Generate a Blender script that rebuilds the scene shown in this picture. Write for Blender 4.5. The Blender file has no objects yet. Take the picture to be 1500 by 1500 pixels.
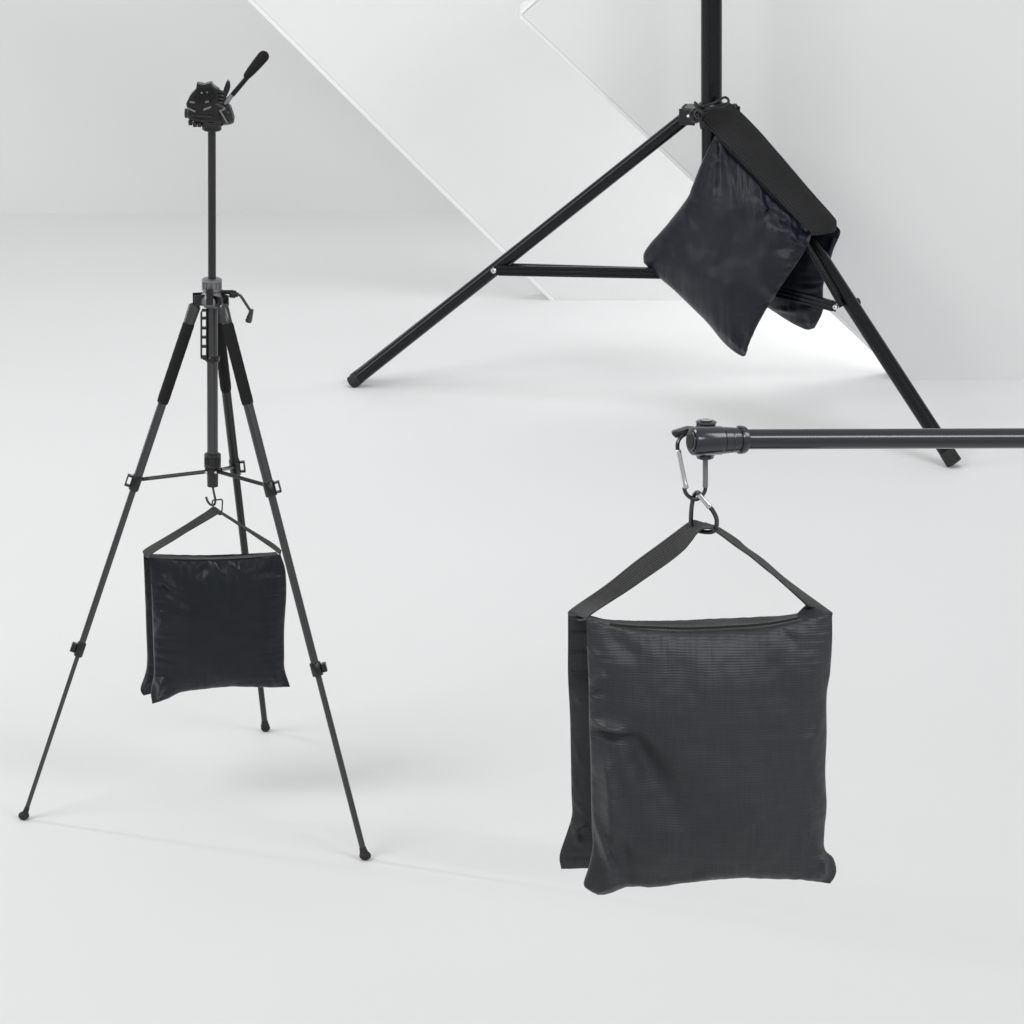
import bpy, bmesh, math, random
from mathutils import Vector, Matrix, noise
R = math.radians
random.seed(7)
scene = bpy.context.scene
COL = scene.collection

# ------------------------------------------------------------------ camera
F = 6000.0; PITCH = R(18.0); H = 3.21
cam_d = bpy.data.cameras.new('camera'); cam = bpy.data.objects.new('camera', cam_d)
COL.objects.link(cam); scene.camera = cam
cam.location = (0, 0, H); cam.rotation_euler = (R(90) - PITCH, 0, 0)
cam_d.sensor_width = 36; cam_d.lens = 36 * F / 1500; cam_d.clip_start = .05; cam_d.clip_end = 200

# ------------------------------------------------------------------ world, lamps, exposure
w = bpy.data.worlds.new('World'); scene.world = w; w.use_nodes = True
bg = w.node_tree.nodes['Background']
bg.inputs[0].default_value = (.98, .99, 1, 1); bg.inputs[1].default_value = .50
def lamp(name, kind, loc, target, energy, size=1, color=(1, 1, 1), size_y=None, spot=None, blend=1):
    d = bpy.data.lights.new(name, kind); d.energy = energy; d.color = color
    if kind == 'AREA':
        d.shape = 'RECTANGLE'; d.size = size; d.size_y = size_y or size
    else:
        d.shadow_soft_size = size
    if kind == 'SPOT': d.spot_size = spot; d.spot_blend = blend
    o = bpy.data.objects.new(name, d); COL.objects.link(o); o.location = loc
    o.rotation_euler = (Vector(target) - Vector(loc)).to_track_quat('-Z', 'Y').to_euler()
    return o
lamp('key_softbox', 'AREA', (-3.6, 6.0, 4.9), (.3, 10.8, .4), 122, 2.6, (1, .998, .99), 2.0)
lamp('fill_softbox', 'AREA', (4.4, 4.6, 5.0), (.4, 10.4, .8), 118, 3.2, (1, 1, 1), 2.4)
lamp('boom_strip', 'AREA', (.55, 3.3, 2.98), (.55, 4.55, 1.86), 21, 2.0, (1, 1, 1), .42)
lamp('side_strip', 'AREA', (-4.4, 9.6, 2.2), (.6, 10.4, 1.0), 55, .22, (1, 1, 1), 3.0)
lamp('stand_spot', 'SPOT', (.2, 9.4, 7.0), (.55, 10.7, 0), 720, 2.2, (.95, .975, 1), spot=R(34), blend=1)
lamp('panel_backlight', 'AREA', (1.70, 11.75, .50), (.8, 11.3, 0), 9.5, .5, (1, 1, 1), .7)
lamp('panel_backlight', 'AREA', (.75, 12.6, .40), (-.1, 12.45, 0), 2.5, .3, (1, 1, 1), .4)
vs = scene.view_settings
vs.view_transform = 'Standard'; vs.look = 'None'; vs.exposure = 0; vs.gamma = 1; vs.use_curve_mapping = False

# ------------------------------------------------------------------ mapping from the survey of the photograph
cp, sp = math.cos(PITCH), math.sin(PITCH)
def ray(px, py):
    x = (px - 750) / F; y = -(py - 750) / F
    return Vector((x, cp + y * sp, -sp + y * cp))
def P(px, py, Y):
    d = ray(px, py); t = Y / d.y
    return Vector((0, 0, H)) + d * t
def G(px, py, z=0):
    d = ray(px, py); t = (z - H) / d.z
    return Vector((0, 0, H)) + d * t
def proj(p):
    q = p - Vector((0, 0, H)); dep = q.y * cp - q.z * sp; up = q.y * sp + q.z * cp
    return 750 + F * q.x / dep, 750 - F * up / dep
def mpp(p): 
    q = p - Vector((0, 0, H)); return (q.y * cp - q.z * sp) / F
def on_line(A, B, py):
    lo, hi = -.3, 1.3
    s = 1 if proj(B)[1] > proj(A)[1] else -1
    for _ in range(50):
        m = (lo + hi) / 2
        if (proj(A.lerp(B, m))[1] - py) * s < 0: lo = m
        else: hi = m
    return A.lerp(B, lo)

# ------------------------------------------------------------------ materials
def mat(name, color, rough=.5, metal=0, var=.06, vscale=30, bump=0, bscale=400, coat=0, sheen=0, spec=.5):
    m = bpy.data.materials.new(name); m.use_nodes = True; nt = m.node_tree; N = nt.nodes; L = nt.links
    b = N['Principled BSDF']; b.inputs['Roughness'].default_value = rough; b.inputs['Metallic'].default_value = metal
    b.inputs['Coat Weight'].default_value = coat; b.inputs['Coat Roughness'].default_value = .13; b.inputs['Sheen Weight'].default_value = sheen
    b.inputs['Specular IOR Level'].default_value = spec
    tc = N.new('ShaderNodeTexCoord')
    n = N.new('ShaderNodeTexNoise'); n.inputs['Scale'].default_value = vscale; n.inputs['Detail'].default_value = 5
    L.new(tc.outputs['Object'], n.inputs['Vector'])
    r = N.new('ShaderNodeMapRange'); r.inputs['To Min'].default_value = 1 - var; r.inputs['To Max'].default_value = 1 + var
    L.new(n.outputs['Fac'], r.inputs['Value'])
    mx = N.new('ShaderNodeVectorMath'); mx.operation = 'SCALE'; mx.inputs[0].default_value = color
    L.new(r.outputs[0], mx.inputs['Scale']); L.new(mx.outputs[0], b.inputs['Base Color'])
    rr = N.new('ShaderNodeMapRange'); rr.inputs['To Min'].default_value = rough * .85; rr.inputs['To Max'].default_value = min(1, rough * 1.15)
    L.new(n.outputs['Fac'], rr.inputs['Value']); L.new(rr.outputs[0], b.inputs['Roughness'])
    if bump:
        n2 = N.new('ShaderNodeTexNoise'); n2.inputs['Scale'].default_value = bscale; n2.inputs['Detail'].default_value = 4
        L.new(tc.outputs['Object'], n2.inputs['Vector'])
        bp = N.new('ShaderNodeBump'); bp.inputs['Strength'].default_value = bump; bp.inputs['Distance'].default_value = .001
        L.new(n2.outputs['Fac'], bp.inputs['Height']); L.new(bp.outputs[0], b.inputs['Normal'])
    return m
def fabric(name, color, rough, period=.0022, bump=.35, streak=.12, sheen=.15, spec=.5, rib=0):
    """woven cloth: UVs are in metres"""
    m = bpy.data.materials.new(name); m.use_nodes = True; nt = m.node_tree; N = nt.nodes; L = nt.links
    b = N['Principled BSDF']; b.inputs['Roughness'].default_value = rough
    b.inputs['Sheen Weight'].default_value = sheen; b.inputs['Sheen Roughness'].default_value = .4
    b.inputs['Specular IOR Level'].default_value = spec
    uv = N.new('ShaderNodeUVMap'); uv.uv_map = 'UVMap'
    def waves(direction):
        wv = N.new('ShaderNodeTexWave'); wv.bands_direction = direction; wv.inputs['Scale'].default_value = .314 / period
        wv.inputs['Distortion'].default_value = 2.6; wv.inputs['Detail'].default_value = 2; wv.inputs['Detail Scale'].default_value = .3
        L.new(uv.outputs[0], wv.inputs['Vector']); return wv
    a, c = waves('X'), waves('Y')
    add = N.new('ShaderNodeMath'); add.operation = 'MULTIPLY_ADD'; add.inputs[1].default_value = .35; L.new(a.outputs['Fac'], add.inputs[0]); L.new(c.outputs['Fac'], add.inputs[2])
    def streaks(sx, sy):
        mp = N.new('ShaderNodeMapping'); mp.inputs['Scale'].default_value = (sx, sy, 1); L.new(uv.outputs[0], mp.inputs['Vector'])
        n = N.new('ShaderNodeTexNoise'); n.inputs['Scale'].default_value = 1; n.inputs['Detail'].default_value = 3
        L.new(mp.outputs[0], n.inputs['Vector']); return n
    s1, s2, s3 = streaks(14, 420), streaks(380, 18), streaks(9, 9)
    ad = N.new('ShaderNodeMath'); ad.operation = 'ADD'; L.new(s1.outputs['Fac'], ad.inputs[0]); L.new(s2.outputs['Fac'], ad.inputs[1])
    ad2 = N.new('ShaderNodeMath'); ad2.operation = 'ADD'; L.new(ad.outputs[0], ad2.inputs[0]); L.new(s3.outputs['Fac'], ad2.inputs[1])
    r = N.new('ShaderNodeMapRange'); r.inputs['From Min'].default_value = 1.1; r.inputs['From Max'].default_value = 1.9
    r.inputs['To Min'].default_value = 1 - streak; r.inputs['To Max'].default_value = 1 + streak; L.new(ad2.outputs[0], r.inputs['Value'])
    mx = N.new('ShaderNodeVectorMath'); mx.operation = 'SCALE'; mx.inputs[0].default_value = color
    rb = N.new('ShaderNodeMapRange'); rb.inputs['To Min'].default_value = 1 - rib; rb.inputs['To Max'].default_value = 1 + rib
    L.new(c.outputs['Fac'], rb.inputs['Value'])
    ml = N.new('ShaderNodeMath'); ml.operation = 'MULTIPLY'; L.new(r.outputs[0], ml.inputs[0]); L.new(rb.outputs[0], ml.inputs[1])
    L.new(ml.outputs[0], mx.inputs['Scale']); L.new(mx.outputs[0], b.inputs['Base Color'])
    bp = N.new('ShaderNodeBump'); bp.inputs['Strength'].default_value = bump; bp.inputs['Distance'].default_value = .0006
    L.new(add.outputs[0], bp.inputs['Height'])
    bp2 = N.new('ShaderNodeBump'); bp2.inputs['Strength'].default_value = .25; bp2.inputs['Distance'].default_value = .002
    n4 = streaks(60, 60); L.new(n4.outputs['Fac'], bp2.inputs['Height']); L.new(bp.outputs[0], bp2.inputs['Normal'])
    L.new(bp2.outputs[0], b.inputs['Normal'])
    return m
M = dict(
    floor=mat('floor_paint', (.80, .80, .80), .62, var=.012, vscale=1.3, spec=.25),
    wall=mat('wall_paint', (.74, .74, .74), .8, var=.012, vscale=1.0, spec=.2),
    panel=mat('panel_paint', (.80, .80, .80), .75, var=.01, vscale=1.0, spec=.2),
    panel_grey=mat('grey_panel_paint', (.80, .80, .80), .75, var=.01, vscale=1.0, spec=.2),
    lit_edge=mat('lit_edge_paint', (.86, .86, .86), .5, var=.01, spec=.3),  # whiter than the boards: light on their bevelled edges, put into the colour
    tube=mat('black_tube', (.006, .0065, .0085), .22, var=.15, vscale=60, bump=.03, bscale=900, spec=.26),
    tube_satin=mat('satin_grey_tube', (.015, .018, .024), .19, var=.06, vscale=12, spec=.5, coat=.45),
    gun=mat('gunmetal', (.070, .071, .073), .22, metal=.6, var=.10, vscale=25),
    dark=mat('dark_anodised', (.020, .020, .021), .4, metal=.2, var=.12, vscale=40),
    plastic=mat('black_plastic', (.007, .007, .008), .26, var=.12, vscale=80, bump=.1),
    foam=mat('black_foam', (.014, .014, .014), .9, var=.15, vscale=200, bump=.5, bscale=1500, spec=.2),
    greyplastic=mat('grey_cast_metal', (.22, .22, .23), .38, metal=.6, var=.1),
    steel=mat('polished_steel', (.72, .73, .76), .16, metal=1, var=.05, vscale=50),
    ring=mat('blackened_steel', (.085, .085, .092), .2, metal=.9, var=.1, vscale=60),
    rubber=mat('black_rubber', (.012, .012, .012), .7, var=.1),
    nylon_grey=fabric('grey_nylon', (.0325, .035, .039), .46, .0028, .30, .15, .0, .34, .11),
    nylon_navy=fabric('navy_nylon', (.0056, .0078, .0148), .36, .0024, .15, .10, .0, .30),
    nylon_black=fabric('black_nylon', (.0060, .0088, .0130), .36, .0024, .15, .10, .0, .30),
    zip=fabric('zip_tape', (.012, .012, .013), .7, .002, .4),
    web=fabric('webbing', (.034, .034, .034), .75, .0038, 1.0, .3, .1, .3, .3),
    web_black=fabric('black_webbing', (.012, .012, .013), .75, .0075, 1.0, .3, .0, .3, .35),
    cord=mat('elastic_cord', (.012, .012, .013), .6, bump=.4, bscale=900),
)

# ------------------------------------------------------------------ object helpers
def tag(o, label=None, cat=None, group=None, kind=None):
    for k, v in (('label', label), ('category', cat), ('group', group), ('kind', kind)):
        if v: o[k] = v
    return o
def root(name, loc, label, cat, group=None):
    o = bpy.data.objects.new(name, None); COL.objects.link(o); o.location = loc; o.empty_display_size = .1
    o['org'] = tuple(loc)
    return tag(o, label, cat, group)
ORG = {}
def obj(name, bm, m, parent=None, smooth=True, bevel=0, angle=38, loc=None, seg=2):
    """vertices come in world coordinates; the mesh is stored relative to its thing's base"""
    if parent is not None: org = ORG[parent.name]
    else: org = Vector(loc) if loc is not None else Vector((0, 0, 0))
    bmesh.ops.translate(bm, verts=bm.verts, vec=-org)
    bmesh.ops.recalc_face_normals(bm, faces=bm.faces)
    me = bpy.data.meshes.new(name); bm.to_mesh(me); bm.free()
    me.materials.append(m)
    if smooth:
        for p in me.polygons: p.use_smooth = True
        me.set_sharp_from_angle(angle=R(angle))
    o = bpy.data.objects.new(name, me); COL.objects.link(o)
    if parent is not None: o.parent = parent; ORG[o.name] = org
    else: o.location = org; ORG[o.name] = org
    if bevel:
        b = o.modifiers.new('bevel', 'BEVEL'); b.width = bevel; b.segments = seg; b.limit_method = 'ANGLE'; b.angle_limit = R(30)
    return o
def thing(name, loc, label, cat, group=None):
    o = bpy.data.objects.new(name, None); COL.objects.link(o); o.location = loc; o.empty_display_size = .1
    ORG[o.name] = Vector(loc); return tag(o, label, cat, group)
def BM(): return bmesh.new()
def tube(bm, pts, r, seg=16, closed=False, caps=True, flat=1.0, up=None):
    n = len(pts); rs = r if isinstance(r, (list, tuple)) else [r] * n
    def tan(i):
        if closed: d = pts[(i + 1) % n] - pts[i - 1]
        else: d = pts[min(i + 1, n - 1)] - pts[max(i - 1, 0)]
        return d.normalized() if d.length > 1e-9 else Vector((0, 0, 1))
    t = tan(0); ref = up or (Vector((0, 1, 0)) if abs(t.y) < .9 else Vector((1, 0, 0)))
    a = (ref - t * ref.dot(t)).normalized(); rings = []
    for i in range(n):
        t = tan(i); a = (a - t * a.dot(t)); a = a.normalized() if a.length > 1e-6 else Vector((1, 0, 0)); b = t.cross(a)
        rings.append([bm.verts.new(pts[i] + (a * math.cos(k * 2 * math.pi / seg) * flat + b * math.sin(k * 2 * math.pi / seg)) * rs[i]) for k in range(seg)])
    m = n if closed else n - 1
    for i in range(m):
        A, B = rings[i], rings[(i + 1) % n]
        for k in range(seg): bm.faces.new((A[k], A[(k + 1) % seg], B[(k + 1) % seg], B[k]))
    if caps and not closed: bm.faces.new(rings[0][::-1]); bm.faces.new(rings[-1])
def turn(bm, a, b, prof, seg=24):
    """lathe: prof = [(t along a->b, radius)]"""
    d = b - a; L = d.length; t = d.normalized()
    ref = Vector((0, 1, 0)) if abs(t.y) < .9 else Vector((1, 0, 0))
    x = (ref - t * ref.dot(t)).normalized(); y = t.cross(x); rings = []
    for s, r in prof:
        rings.append([bm.verts.new(a + d * s + (x * math.cos(k * 2 * math.pi / seg) + y * math.sin(k * 2 * math.pi / seg)) * max(r, 1e-5)) for k in range(seg)])
    for A, B in zip(rings, rings[1:]):
        for k in range(seg): bm.faces.new((A[k], A[(k + 1) % seg], B[(k + 1) % seg], B[k]))
    bm.faces.new(rings[0][::-1]); bm.faces.new(rings[-1])
def obox(bm, c, ax, ay, az):
    v = [bm.verts.new(c + ax * i + ay * j + az * k) for i in (-1, 1) for j in (-1, 1) for k in (-1, 1)]
    for f in ((0, 1, 3, 2), (4, 6, 7, 5), (0, 4, 5, 1), (2, 3, 7, 6), (0, 2, 6, 4), (1, 5, 7, 3)): bm.faces.new([v[i] for i in f])
def prism(bm, poly, vec):
    a = [bm.verts.new(p) for p in poly]; b = [bm.verts.new(p + vec) for p in poly]; n = len(a)
    bm.faces.new(a); bm.faces.new(b[::-1])
    for i in range(n): bm.faces.new((a[i], b[i], b[(i + 1) % n], a[(i + 1) % n]))
def pprism(bm, poly, Y, depth):
    prism(bm, [P(x, y, Y - depth / 2) for x, y in poly], Vector((0, depth, 0)))
def bar(bm, A, B, hw, hd, up=None):
    """rectangular bar from A to B; hw half width in the picture, hd half depth"""
    d = (B - A); t = d.normalized(); n = t.cross(Vector((0, 1, 0))).normalized(); m = t.cross(n).normalized()
    obox(bm, (A + B) / 2, d / 2, n * hw, m * hd)
def spline(pts, n):
    """Catmull-Rom through tuples, n samples by arc length"""
    pts = [Vector(p) for p in pts]; E = [pts[0] * 2 - pts[1]] + pts + [pts[-1] * 2 - pts[-2]]; out = []
    for i in range(1, len(E) - 2):
        p0, p1, p2, p3 = E[i - 1:i + 3]
        for k in range(24):
            t = k / 24
            out.append(.5 * ((2 * p1) + (p2 - p0) * t + (2 * p0 - 5 * p1 + 4 * p2 - p3) * t * t + (3 * p1 - p0 - 3 * p2 + p3) * t ** 3))
    out.append(pts[-1]); L = [0]
    for a, b in zip(out, out[1:]): L.append(L[-1] + (b - a).length)
    res = []; j = 0
    for i in range(n):
        s = L[-1] * i / (n - 1)
        while j < len(L) - 2 and L[j + 1] < s: j += 1
        u = (s - L[j]) / max(L[j + 1] - L[j], 1e-9); res.append(out[j].lerp(out[j + 1], min(max(u, 0), 1)))
    return res
def ribbon(name, m, parent, e1, e2, th=.0022, n=90, across=6, crown=0.0, rib=0.0):
    """webbing strap: e1, e2 = edge curves of 3-D points; UVs in metres"""
    A, B = spline(e1, n), spline(e2, n); bm = BM(); uvl = bm.loops.layers.uv.new('UVMap')
    front, back, uvd = [], [], {}; L = 0; prev = None
    for i in range(n):
        c = (A[i] + B[i]) / 2
        if prev is not None: L += (c - prev).length
        prev = c; t = (A[min(i + 1, n - 1)] + B[min(i + 1, n - 1)] - A[max(i - 1, 0)] - B[max(i - 1, 0)]).normalized()
        wv = B[i] - A[i]; nn = t.cross(wv); nn = nn.normalized() if nn.length > 1e-9 else Vector((0, -1, 0))
        if nn.y > 0: nn = -nn
        f, k = [], []
        for j in range(across + 1):
            v = j / across; p = A[i] + wv * v + nn * crown * (1 - (2 * v - 1) ** 2)
            p += nn * .0007 * noise.noise(Vector((L * 25, v * 2, 3)))
            a_ = bm.verts.new(p + nn * th / 2); b_ = bm.verts.new(p - nn * th / 2)
            uvd[a_] = uvd[b_] = (L, v * wv.length); f.append(a_); k.append(b_)
        front.append(f); back.append(k)
    def face(*v):
        fc = bm.faces.new(v)
        for lp in fc.loops: lp[uvl].uv = uvd[lp.vert]
    for i in range(n - 1):
        for j in range(across):
            face(front[i][j], front[i + 1][j], front[i + 1][j + 1], front[i][j + 1])
            face(back[i][j], back[i][j + 1], back[i + 1][j + 1], back[i + 1][j])
        face(front[i][0], back[i][0], back[i + 1][0], front[i + 1][0])
        face(front[i][-1], front[i + 1][-1], back[i + 1][-1], back[i][-1])
    for i in (0, n - 1):
        for j in range(across): face(front[i][j], front[i][j + 1], back[i][j + 1], back[i][j])
    return obj(name, bm, m, parent, angle=60)
def pouch(name, m, parent, top, right, bottom, left, Yf, T, ridges=(), seed=0, N=130, pucker=.0022, rough_=.003, bottomy=.45, rear=1.0, edge_n=1.0, pw=.10):
    """a filled cloth pocket inside a seam outline. top/bottom run left to right, left/right run top to bottom.
    ridges: (x0,y0,x1,y1,width,height in metres) folds in the cloth, in survey coordinates"""
    tp, bt, lf, rt = spline(top, N + 1), spline(bottom, N + 1), spline(left, N + 1), spline(right, N + 1)
    c00, c10, c01, c11 = tp[0], tp[-1], bt[0], bt[-1]
    bm = BM(); uvl = bm.loops.layers.uv.new('UVMap'); uvd = {}; fr, bk = [], []
    yf = Yf if callable(Yf) else (lambda x, y: Yf)
    px0 = P(c00[0], c00[1], yf(*c00[:2])); s = mpp(px0)
    def gauss(x, y, rd):
        x0, y0, x1, y1, wd, h = rd[:6]; dx, dy = x1 - x0, y1 - y0; LL = dx * dx + dy * dy
        t = ((x - x0) * dx + (y - y0) * dy) / LL; tc = min(max(t, 0), 1)
        qx, qy = x0 + dx * tc, y0 + dy * tc
        d2 = ((x - qx) ** 2 + (y - qy) ** 2) / (wd * wd * (.55 + .9 * tc) ** 2)
        return h * math.exp(-d2) * (math.sin(math.pi * tc) if len(rd) > 6 else 1 - tc ** 1.6)
    for j in range(N + 1):
        v = j / N; rf, rb = [], []
        for i in range(N + 1):
            u = i / N
            q = tp[i] * (1 - v) + bt[i] * v + lf[j] * (1 - u) + rt[j] * u - (c00 * (1 - u) * (1 - v) + c10 * u * (1 - v) + c01 * (1 - u) * v + c11 * u * v)
            x, y = q[0], q[1]
            eu = 1 - abs(2 * u - 1) ** 2.4; ev = 1 - abs(2 * v - 1) ** 2.8
            b = max(eu, 0) ** .62 * max(ev, 0) ** .62 * (1 - bottomy / 2 + bottomy * v)
            inner = min(1, 14 * min(u, 1 - u, v, 1 - v))
            edge = inner
            nz = noise.noise(Vector((x * .018, y * .018, seed))) * 1.4 + noise.noise(Vector((x * .045, y * .045, seed + 5))) * .55
            pk = 0
            for d, along, ph in ((u, y, 0), (1 - u, y, 9), (v, x, 17), (1 - v, x, 29)):
                wv = noise.noise(Vector((along * .075, d * 2.2, ph + seed)))
                wv2 = noise.noise(Vector((along * .19, d * 4, ph + seed + 3)))
                pk += (abs(wv) * 2.2 - .5 + .5 * wv2) * math.exp(-d / pw)
            g = sum(gauss(x, y, rd) for rd in ridges)
            yy = yf(x, y)
            base = P(x, y, yy)
            f = -T * b - edge * (rough_ * nz + pucker * pk + g)
            f = min(f, -.0008 * edge)
            k = T * b * rear + edge * (rough_ * .7 * nz + pucker * pk * .8); k = max(k, .0008 * edge)
            # keep the survey outline: move along the line of sight is not wanted, so push straight along Y
            sway = edge_n * (1 - edge) * .0016 * noise.noise(Vector((x * .09, y * .09, seed + 11)))
            vf = bm.verts.new(base + Vector((0, f + sway, 0)))
            if i in (0, N) or j in (0, N): vb = vf
            else: vb = bm.verts.new(base + Vector((0, k, 0)))
            uvd[vf] = (x * s, -y * s); uvd[vb] = uvd[vf]
            rf.append(vf); rb.append(vb)
        fr.append(rf); bk.append(rb)
    for j in range(N):
        for i in range(N):
            for Gd, rev in ((fr, 0), (bk, 1)):
                vv = [Gd[j][i], Gd[j][i + 1], Gd[j + 1][i + 1], Gd[j + 1][i]]
                if rev: vv = vv[::-1]
                try: fc = bm.faces.new(vv)
                except ValueError: continue
                for lp in fc.loops: lp[uvl].uv = uvd[lp.vert]
    return obj(name, bm, m, parent, angle=75)
def px_curve(pts, Y): return [P(x, y, Y(x, y) if callable(Y) else Y) for x, y in pts]

# ------------------------------------------------------------------ the setting
Y1, Y2, Y3 = G(750, 312).y, G(750, 440).y, G(750, 557).y
bm = BM(); v = [bm.verts.new(p) for p in ((-14, -6, 0), (14, -6, 0), (14, Y1 + 6, 0), (-14, Y1 + 6, 0))]; bm.faces.new(v)
tag(obj('floor', bm, M['floor'], smooth=False), kind='structure')
bm = BM(); obox(bm, Vector((0, Y1 + .1, 2.5)), Vector((14, 0, 0)), Vector((0, .1, 0)), Vector((0, 0, 2.5)))
tag(obj('back_wall', bm, M['wall'], smooth=False), kind='structure')
def panel(pts, lit_edges, Y, m, label):
    th = .09; base = P(pts[0][0], pts[0][1], Y); base.z = 0; base.y = Y
    t = thing('wall_panel', base, label, 'wall panel')
    poly = px_curve(pts, Y)
    for p in poly:
        if p.z < .01: p.z = 0
    bm = BM(); prism(bm, poly, Vector((0, th, 0))); obj('board', bm, m, t, smooth=False)
    for (a, b, wd) in lit_edges:
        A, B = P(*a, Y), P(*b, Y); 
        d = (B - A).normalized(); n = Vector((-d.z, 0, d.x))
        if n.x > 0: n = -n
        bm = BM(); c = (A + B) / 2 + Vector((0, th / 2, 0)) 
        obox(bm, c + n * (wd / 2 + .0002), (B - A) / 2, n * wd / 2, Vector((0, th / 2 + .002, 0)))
        obj('lit_edge_strip', bm, M['lit_edge'], t, smooth=False, bevel=.004)  # added strip, painted whiter to stand in for the bright bevel
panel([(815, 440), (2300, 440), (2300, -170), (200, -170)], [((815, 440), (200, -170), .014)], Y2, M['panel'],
      'broad pale panel standing behind the light stand, its lit slanting edge meeting the floor left of the hanging bag')
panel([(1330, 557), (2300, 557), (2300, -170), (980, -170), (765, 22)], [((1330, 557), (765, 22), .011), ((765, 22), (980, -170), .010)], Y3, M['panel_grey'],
      'nearest grey panel at right whose slanting edge turns a corner near the top of the picture')

# ------------------------------------------------------------------ photo tripod
fl, frt, fre = G(35, 1200), G(535, 1259), G(389, 1071)
ctr = (fl + frt + fre) / 3; YT = ctr.y; u = mpp(P(311, 700, YT))
TR = thing('tripod', Vector((P(311, 700, YT).x, YT, 0)), 'tall gunmetal camera tripod with pan head and three spread legs, a bag hanging under it', 'tripod')
T_ = lambda x, y, dy=0: P(x, y, YT + dy)
bm = BM(); tube(bm, [T_(310.3, 181), T_(310.6, 430)], 5.7 * u, 24); cc = obj('centre_column', bm, M['dark'], TR)
bm = BM(); tube(bm, [T_(310.8, 440), T_(311.4, 668)], 8.0 * u, 24); obj('column_sleeve', bm, M['gun'], TR)
# knurled collars
def knurl(name, a, b, r, m, parent, n=14):
    bm = BM(); turn(bm, a, b, [(0, r * .86), (.06, r), (.22, r), (.27, r * .9), (.74, r * .9), (.8, r), (.94, r), (1, r * .86)], 28)
    for k in range(n):
        th = 2 * math.pi * k / n; d = Vector((math.cos(th), math.sin(th), 0))
        obox(bm, a.lerp(b, .5) + d * r * .93, d * r * .06, Vector((-d.y, d.x, 0)) * r * .1, (b - a) * .24)
    return obj(name, bm, m, parent, bevel=.0004)
knurl('collar', T_(310.4, 408), T_(310.4, 426), 14.5 * u, M['greyplastic'], TR)
knurl('collar', T_(311.4, 664), T_(311.4, 685), 12.3 * u, M['dark'], TR)
# shoulder casting
bm = BM(); turn(bm, T_(310.5, 424), T_(310.8, 449), [(0, 10 * u), (.15, 13 * u), (.45, 19 * u), (.7, 20 * u), (.85, 17 * u), (1, 12 * u)], 28)
sh = obj('shoulder', bm, M['greyplastic'], TR)
for foot in (fl, frt, fre):
    d = (foot - ctr); d.z = 0; d.normalize(); c = T_(310.6, 437) + d * 19 * u; s_ = Vector((-d.y, d.x, 0))
    bm = BM()
    for q in (-1, 1): obox(bm, c + s_ * q * 7.5 * u, d * 8 * u, s_ * 1.6 * u, Vector((0, 0, 8 * u)))
    obj('hinge_lug', bm, M['plastic'], sh, bevel=.0015)
bm = BM(); pprism(bm, [(302, 425), (312, 425), (312, 447), (302, 447)], YT - 19 * u, 6 * u)
tube(bm, [T_(306.5, 441, -23 * u), T_(306.5, 441, -21 * u)], 1.4 * u, 10); obj('latch_block', bm, M['plastic'], sh, bevel=.001)
# column rack with holes
bm = BM(); Yr = YT - 3 * u
pprism(bm, [(293.5, 458), (296, 455), (296, 524), (295, 527), (293.5, 524)], Yr, 6 * u)
pprism(bm, [(301.5, 453), (303.2, 453), (303.2, 527), (301.5, 527)], Yr, 6 * u)
for y in (455, 466.5, 481, 494.5, 508, 523): pprism(bm, [(295.5, y - 1.6), (302, y - 1.6), (302, y + 1.8), (295.5, y + 1.8)], Yr, 5.6 * u)
obj('gear_rack', bm, M['dark'], TR, bevel=.0004)
bm = BM(); turn(bm, T_(311.2, 521), T_(311.2, 530), [(0, 9 * u), (.2, 10.5 * u), (.8, 10.5 * u), (1, 9 * u)]); pprism(bm, [(294, 522), (304, 524), (304, 529), (297, 527)], YT, 8 * u)
obj('rack_bracket', bm, M['plastic'], TR, bevel=.0006)
# crank
bm = BM(); tube(bm, [T_(318, 428), T_(339, 428)], 3.2 * u, 14); turn(bm, T_(336, 430), T_(349, 432), [(0, 4.5 * u), (.15, 6 * u), (.7, 5.5 * u), (.8, 3.6 * u), (1, 3.2 * u)], 18)
ck = obj('crank', bm, M['plastic'], TR)
bm = BM(); tube(bm, [Vector(p) for p in spline([T_(347, 431), T_(352, 433), T_(357, 440), T_(366, 454)], 14)], 2.1 * u, 10); obj('crank_arm', bm, M['gun'], ck)
bm = BM(); turn(bm, T_(369, 453), T_(363.5, 472), [(0, 2.8 * u), (.12, 3.2 * u), (.6, 4.4 * u), (.9, 5 * u), (1, 4.0 * u)], 16); obj('crank_handle', bm, M['gun'], ck)
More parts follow.
